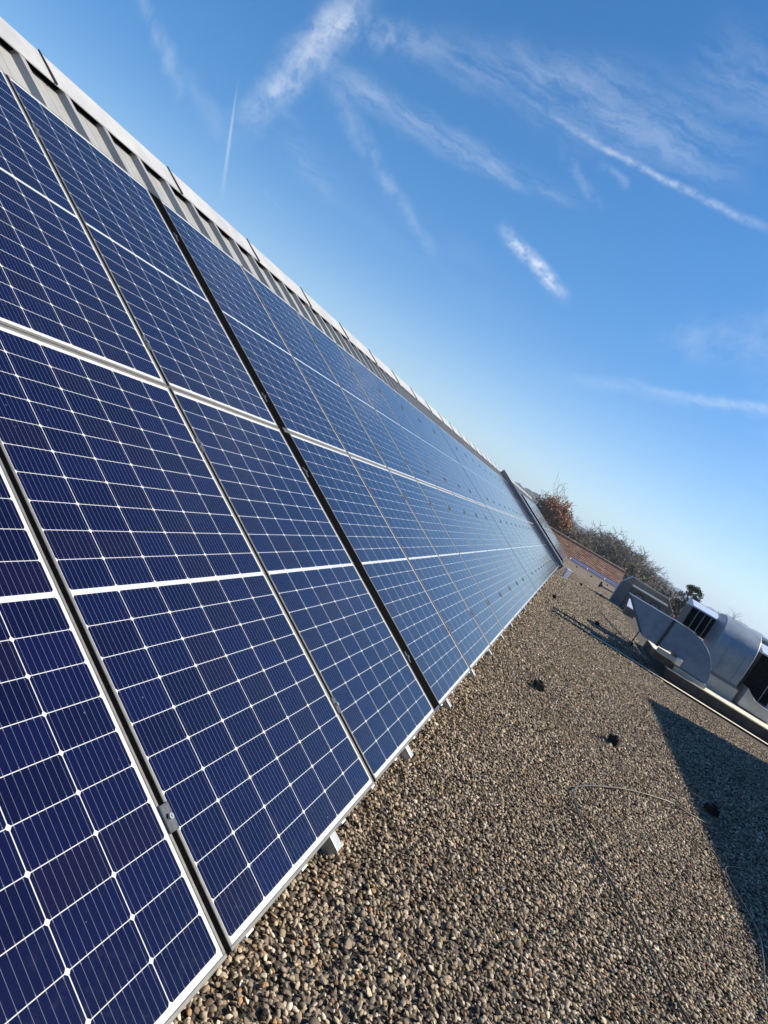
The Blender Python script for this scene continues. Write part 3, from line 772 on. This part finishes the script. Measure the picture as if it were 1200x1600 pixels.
M_purple = mat_purple()
lp = empty('end_solar_panel')
MB().box(0, .62, -.545, .545, -.012, .012).build('panel_face', M_purple, lp, bevel=.003)
MB().box(-.012, -.001, -.548, .548, -.02, .016).build('front_frame', M_frame, lp)
MB().box(-.02, .3, .549, .575, -.02, .03).build('end_clip', M_white, lp, bevel=.003)
for i, (y, lb) in enumerate(((-.78, 'left'), (-1.90, 'middle'), (-3.02, 'right'))):
    o = lp if i == 0 else dup(lp)
    o.location = (38.7, y, .07); o.rotation_euler = (0, R(-16), 0)
    tag(o, '%s one of three low purple grey panels closing the far end of the gravel roof' % lb, 'solar panel', 'low panels at the far roof end')

# ------------------------------------------------------------------ the building throwing the big shadow
rh = empty('rooftop_house', (8.81, -6.21, 0))
MB().box(-18, 0, -6, 0, 0, 3.93).build('walls', M_dark, rh)  # wall colour kept dark to bounce less light into the shadow
MB().box(-18.02, 0.0, -6.02, 0.0, 3.931, 4.0).build('roof_edge', M_galv2, rh)
tag(rh, 'unseen rooftop house to the right whose big shadow lies on the gravel', 'building')

# ------------------------------------------------------------------ tiled house beyond
def mat_tiles():
    m, nt, b = newmat('clay_tiles'); t = nd(nt, 'ShaderNodeTexCoord')
    br = nd(nt, 'ShaderNodeTexBrick'); br.inputs['Scale'].default_value = 1.0; br.inputs['Brick Width'].default_value = .22; br.inputs['Row Height'].default_value = .17; br.inputs['Mortar Size'].default_value = .02; br.offset = .5
    br.inputs['Color1'].default_value = (.26, .10, .055, 1); br.inputs['Color2'].default_value = (.17, .075, .05, 1); br.inputs['Mortar'].default_value = (.05, .03, .025, 1)
    nt.links.new(t.outputs['UV'], br.inputs['Vector'])
    n = noise(nt, t.outputs['Object'], 2.2, 6, .7); n3 = noise(nt, scaled(nt, t.outputs['Object'], (4, 2.6, 4)), 1.0, 5, .75)
    c = mixc(nt, n.ss(.4, .7) * .6, br.outputs['Color'], (.30, .19, .12)); c = mixc(nt, n3.ss(.55, .68) * .7, c, (.48, .36, .27)); c = mixc(nt, n3.ss(.48, .36) * .8, c, (.055, .026, .018))
    nt.links.new(c, b.inputs['Base Color']); b.inputs['Roughness'].default_value = .85
    bp = nd(nt, 'ShaderNodeBump'); bp.inputs['Strength'].default_value = .8; bp.inputs['Distance'].default_value = .05; nt.links.new(br.outputs['Fac'], bp.inputs['Height']); bp.invert = True
    nt.links.new(bp.outputs[0], b.inputs['Normal']); return m


th = empty('tiled_house', (46, 0, -8))
YL, YR_ = 9.0, -4.0
rs_ = MB()
x0, z0, x1, z1 = -.5, 7.25, 3.2, 8.98
rows = 17
for i in range(rows):
    a, b_ = i / rows, (i + 1) / rows
    xa, za, xb, zb = x0 + (x1 - x0) * a, z0 + (z1 - z0) * a + .035, x0 + (x1 - x0) * b_, z0 + (z1 - z0) * b_ + .0
    rs_.add([(xa, YR_, za), (xa, YL, za), (xb, YL, zb), (xb, YR_, zb), (xa, YR_, za - .05), (xa, YL, za - .05)], [(0, 3, 2, 1), (0, 1, 5, 4)])
rs_.add([(2 * x1 - x0, YR_, z0), (2 * x1 - x0, YL, z0), (x1, YL, z1), (x1, YR_, z1)], [(0, 1, 2, 3)])
ro = rs_.build('roof', mat_tiles(), th, fix=False)
uv = ro.data.uv_layers.new(name='UVMap')
for p in ro.data.polygons:
    for li in p.loop_indices:
        co = ro.data.vertices[ro.data.loops[li].vertex_index].co; uv.data[li].uv = (co.y, (co.x - x0) * 1.1)
M_ridge = plain('ridge_tiles', (.20, .11, .075), (.34, .24, .17), .85, 0, 5, .2)
rt_ = MB()
for i in range(36):
    y = YR_ + i * .37
    rt_.tube([(x1, y, z1 + .02), (x1, y + .36, z1 + .045)], [.13, .11], 10)
rt_.build('ridge_tiles', M_ridge, ro)
MB().prism([(x0 + .5, YR_ + .25, 0), (2 * x1 - x0 - .5, YR_ + .25, 0), (2 * x1 - x0 - .5, YR_ + .25, z0 + .2), (x1, YR_ + .25, z1 - .08), (x0 + .5, YR_ + .25, z0 + .2)], (0, YL - YR_ - .5, 0)).build('walls', M_render, th)
tag(th, 'house with a red brown tiled roof beyond the end of the gravel roof', 'house')

# ------------------------------------------------------------------ vegetation
M_bark = plain('bark', (.055, .045, .036), (.11, .095, .075), .9, 0, 3)
M_twig = plain('twigs', (.11, .088, .066), (.19, .155, .118), .9, 0, 1.5)
M_palebark = plain('pale_twigs', (.24, .22, .19), (.32, .29, .25), .9, 0, 2)


def mat_leaf(name, a, b_, c3):
    m, nt, b = newmat(name)
    ge = nd(nt, 'ShaderNodeNewGeometry')
    r = V(nt, ge.outputs['Random Per Island'])
    c = mixc(nt, r, a, b_); c = mixc(nt, r.gt(.82), c, c3)
    nt.links.new(c, b.inputs['Base Color']); b.inputs['Roughness'].default_value = .7
    return m


M_beech = mat_leaf('copper_leaves', (.27, .105, .038), (.40, .175, .068), (.52, .29, .14))
M_ivy = mat_leaf('ivy_leaves', (.030, .040, .016), (.055, .062, .026), (.09, .085, .045))
M_conif = mat_leaf('conifer_needles', (.014, .024, .012), (.028, .042, .018), (.05, .058, .026))
M_rust = mat_leaf('russet_hedge_leaves', (.13, .07, .048), (.17, .10, .07), (.10, .075, .05))


def branch(mb, tw, p, d, L, r, lev, rg, mx, droop=0.0):
    n = 4; pts = [p]; q = p.copy(); dd = d.copy()
    for i in range(n):
        dd = (dd + Vector((rg.gauss(0, .13), rg.gauss(0, .13), rg.gauss(0, .08) + .03 - droop * lev * .03))).normalized()
        q = q + dd * (L / n); pts.append(q.copy())
    rad = [max(r * (1 - .55 * i / n), .017) for i in range(n + 1)]
    (mb if lev < 2 else tw).tube(pts, rad, 6 if lev == 0 else (4 if lev == 1 else 3), cap=False)
    if lev >= mx: return
    kids = (7, 6, 6, 5, 4)[lev]
    for k in range(kids):
        t = rg.uniform(.35, 1.0) if lev else rg.uniform(.45, 1.0)
        i = min(int(t * n), n - 1); pos = pts[i].lerp(pts[i + 1], t * n - i)
        ax = Vector((rg.gauss(0, 1), rg.gauss(0, 1), rg.gauss(0, .5))).normalized()
        nd_ = (dd * rg.uniform(.5, 1.0) + ax * rg.uniform(.6, 1.05)).normalized()
        branch(mb, tw, pos, nd_, L * rg.uniform(.48, .68), max(r * .5 * rg.uniform(.7, 1.1), .018), lev + 1, rg, mx, droop)


def bare_tree(name, seed, h, r, mx, bark, twig, droop=0.0):
    o = empty(name); rg = random.Random(seed); mb, tw = MB(), MB()
    branch(mb, tw, Vector((0, 0, -.3)), Vector((0, 0, 1)), h * .48, r, 0, rg, mx, droop)
    branch(mb, tw, Vector((0, 0, h * .34)), Vector((.15, -.1, 1)).normalized(), h * .36, r * .6, 1, rg, mx, droop)
    mb.build('trunk', bark, o, fix=False); tw.build('crown', twig, o, fix=False)
    return o


def leaves(mb, c, rad, n, size, rg, squash=(1, 1, 1), shell=.5):
    for _ in range(n):
        d = Vector((rg.gauss(0, 1), rg.gauss(0, 1), rg.gauss(0, 1))).normalized()
        rr = rad * (shell + (1 - shell) * rg.random()) if rg.random() < .75 else rad * rg.random()
        p = Vector(c) + Vector((d.x * squash[0], d.y * squash[1], d.z * squash[2])) * rr
        a = Vector((rg.gauss(0, 1), rg.gauss(0, 1), rg.gauss(0, 1))).normalized(); b_ = a.cross(Vector((rg.gauss(0, 1), rg.gauss(0, 1), rg.gauss(0, 1)))).normalized()
        s = size * rg.uniform(.6, 1.4)
        mb.add([p - a * s, p + b_ * s * .6, p + a * s, p - b_ * s * .6], [(0, 1, 2, 3)])


def polar(az_, d, z=-8.0):
    return (CX + d * math.cos(R(az_)), CY + d * math.sin(R(az_)), z)


base = [bare_tree('bare_tree', 11, 12, .22, 5, M_bark, M_twig), bare_tree('bare_tree', 23, 12, .20, 5, M_bark, M_twig), bare_tree('bare_tree', 37, 12, .24, 5, M_bark, M_twig)]
used = [0, 0, 0]
for i, (a, d, h, wd, kd, lb) in enumerate([
        (1.3, 104, 12.2, 1.0, 0, 'grey bare tree directly right of the copper leaved beech'),
        (.7, 98, 11.6, 1.0, 1, 'bare tree above the left end of the tiled ridge'),
        (-.1, 92, 11.9, 1.0, 2, 'bare tree a little right of the left end of the tiled ridge'),
        (-1.0, 78, 11.2, 1.0, 0, 'bare tree over the left half of the tiled ridge'),
        (-1.9, 86, 12.0, 1.1, 1, 'bare tree over the middle of the tiled ridge'),
        (-2.8, 75, 12.2, 1.1, 2, 'bare tree over the right half of the tiled ridge'),
        (-3.6, 82, 13.0, 1.1, 0, 'bare tree over the right end of the tiled ridge'),
        (-4.7, 72, 12.4, 1.35, 1, 'broad bare tree with the roundest crown, above the grey weather hood'),
        (-5.7, 79, 12.0, 1.2, 2, 'bare tree right of the roundest crown'),
        (-6.6, 86, 11.1, 1.1, 0, 'bare tree falling off towards the conifer'),
        (-7.6, 92, 10.1, 1.0, 2, 'lowest bare tree just left of the dark conifer'),
        (.25, 112, 12.6, 1.2, 2, 'hazy bare tree standing behind the gap left of the middle of the tiled ridge'),
        (-1.45, 108, 13.2, 1.2, 1, 'hazy bare tree standing back behind the left half of the tiled ridge'),
        (-2.35, 104, 13.6, 1.2, 0, 'hazy bare tree standing back behind the middle of the tiled ridge'),
        (-3.2, 106, 14.0, 1.2, 1, 'hazy bare tree standing back behind the right half of the tiled ridge'),
        (-4.2, 100, 13.8, 1.2, 2, 'hazy bare tree peeping out left of the roundest crown'),
        (-5.3, 104, 13.2, 1.2, 0, 'hazy bare tree peeping out right of the roundest crown'),
        (-7.1, 112, 12.0, 1.2, 1, 'hazy bare tree standing back between the last two bare trees before the conifer')]):
    s_ = h / 12 * 1.01
    if not used[kd]: o = base[kd]; used[kd] = 1
    else: o = dup(base[kd])
    o.location = polar(a, d); o.rotation_euler = (0, 0, i * 1.9); o.scale = (s_ * wd, s_ * wd, s_)
    tag(o, lb, 'tree', 'bare trees beyond the tiled roof')
pb = bare_tree('bare_tree', 51, 12.5, .14, 4, M_palebark, M_palebark)
pb.location = polar(-12.0, 105); tag(pb, 'thin pale bare tree fading into haze above the round topped duct', 'tree')

rg = random.Random(8)
th_ = MB()
for i in range(210):
    a = rg.uniform(-8.4, 2.8); d = rg.uniform(62, 84)
    top = .2 + 1.2 * mnoise.noise(Vector((a * .7, 3.3, 0))) + rg.uniform(-1.6, .2)
    leaves(th_, polar(a, d, top), rg.uniform(.7, 1.6), 80, .15, rg, (1, 1, 1.2), .3)
tag(th_.build('undergrowth', M_ivy, fix=False), 'dark green ivy and undergrowth below the bare trees', 'undergrowth', None, 'stuff')
hg = MB()
for i in range(90):
    a = rg.uniform(-10.6, -7.6); d = rg.uniform(44, 50)
    leaves(hg, polar(a, d, rg.uniform(-2.6, .25) + (a + 9) * .12), rg.uniform(.5, .9), 70, .10, rg, (1, 1, 1), .3)
tag(hg.build('russet_hedge', M_rust, fix=False), 'russet winter hedge between the weather hood and the louvred box', 'hedge')

bt = empty('copper_beech', polar(2.95, 88))
tb, tt, lf = MB(), MB(), MB(); rg = random.Random(4)
branch(tb, tt, Vector((0, 0, 0)), Vector((0, 0, 1)), 8.0, .22, 0, rg, 3)
for i in range(120):
    t = rg.random(); ang = rg.uniform(0, 6.283); z = 5.4 + 6.2 * t; rr = (3.3 - 1.9 * t ** 2.0) * math.sqrt(rg.random())
    c_ = (rr * math.cos(ang), rr * math.sin(ang), z)
    leaves(lf, c_, rg.uniform(.4, .95), 170, .15, rg, (1, 1, 1.25), .2)
for i in range(110):
    ang = rg.uniform(0, 6.283); rr = 2.5 * math.sqrt(rg.random()); z = 11.3 - .22 * rr * rr + rg.uniform(0, .5)
    p = Vector((rr * math.cos(ang), rr * math.sin(ang), z)); e = p + Vector((rg.gauss(0, .3), rg.gauss(0, .3), rg.uniform(.5, 1.4)))
    tt.tube([p, e], [.025, .015], 3, cap=False); leaves(lf, e, .35, 12, .11, rg, (1, 1, 1.9), 0)
tb.build('trunk', M_bark, bt, fix=False); tt.build('twigs', M_twig, bt, fix=False); lf.build('crown', M_beech, bt, fix=False)
tag(bt, 'beech full of copper brown winter leaves left of the tiled roof', 'tree')

cf = empty('conifer', polar(-9.15, 62)); tb, lf = MB(), MB(); rg = random.Random(12)
tb.tube([(0, 0, 0), (.1, 0, 5), (0, .1, 10.2)], [.22, .15, .04], 8)
for i in range(64):
    t = rg.random(); z = 5.2 + 5.6 * t; ang = rg.uniform(0, 6.283); rr = (1.25 - .75 * abs(t - .62) ** 1.1 * 1.6) * rg.uniform(.25, .8)
    c_ = (rr * math.cos(ang), rr * math.sin(ang), z)
    tb.tube([(0, 0, z - .4), c_], [.05, .015], 4, cap=False)
    leaves(lf, c_, rg.uniform(.25, .48), 95, .075, rg, (1, 1, .8), .35)
tb.build('trunk', M_bark, cf, fix=False); lf.build('crown', M_conif, cf, fix=False)
tag(cf, 'single dark evergreen conifer against the pale sky', 'tree')


# ------------------------------------------------------------------ hills and air
def mat_hill():
    m, nt, b = newmat('wooded_hill'); t = nd(nt, 'ShaderNodeTexCoord')
    n = noise(nt, t.outputs['Object'], .012, 8, .7); n2 = noise(nt, t.outputs['Object'], .12, 6, .7)
    c = mixc(nt, n.ss(.4, .6), (.026, .026, .020), (.045, .040, .030)); c = mixc(nt, n2.ss(.4, .7) * .6, c, (.03, .03, .02))
    nt.links.new(c, b.inputs['Base Color']); b.inputs['Roughness'].default_value = 1; return m


M_hill = mat_hill()


def hill(r0, r1, elf, na=240, nr=10, rough=1.0):
    v, f = [], []
    for i in range(na + 1):
        a = -50 + 100 * i / na
        top = r1 * math.tan(R(elf(a))) + 9 + rough * (mnoise.noise(Vector((a * 3.1, r1, 0))) * 3 + mnoise.noise(Vector((a * 17, r1, 4))) * 2.0 + mnoise.noise(Vector((a * 60, r1, 9))) * 1.2)
        for j in range(nr + 1):
            t = j / nr; r = r0 + (r1 - r0) * t
            z = -8.2 + top * (t * t * (3 - 2 * t))
            v.append((CX + r * math.cos(R(a)), CY + r * math.sin(R(a)), z))
        v.append((CX + r1 * 1.3 * math.cos(R(a)), CY + r1 * 1.3 * math.sin(R(a)), -8.2))
    n = nr + 2
    for i in range(na):
        for j in range(n - 1): f.append((i * n + j, i * n + j + 1, (i + 1) * n + j + 1, (i + 1) * n + j))
    return tag(MB().add(v, f).build('hill', M_hill, smooth=True), kind='structure')


hill(380, 950, lambda a: .55 + 1.05 * math.exp(-((a - 5.5) / 6.5) ** 2) + .25 * math.exp(-((a + 20) / 6) ** 2))
hill(1200, 2100, lambda a: .75 + .5 * math.exp(-((a - 12) / 9) ** 2) + .12 * math.sin(a * .8), rough=2.0)

hzm = bpy.data.materials.new('air'); hzm.use_nodes = True; nt = hzm.node_tree; nt.nodes.clear()
o_ = nd(nt, 'ShaderNodeOutputMaterial'); pv = nd(nt, 'ShaderNodeVolumePrincipled')
pv.inputs['Color'].default_value = (.60, .77, 1.0, 1); pv.inputs['Density'].default_value = .00038; pv.inputs['Anisotropy'].default_value = .3
nt.links.new(pv.outputs[0], o_.inputs['Volume'])
hb = MB().box(-60, 3300, -2600, 2600, -9.2, 75).build('haze', hzm)
tag(hb, kind='stuff'); tag(hb, 'thin pale air between the roof and the far hills', 'haze')
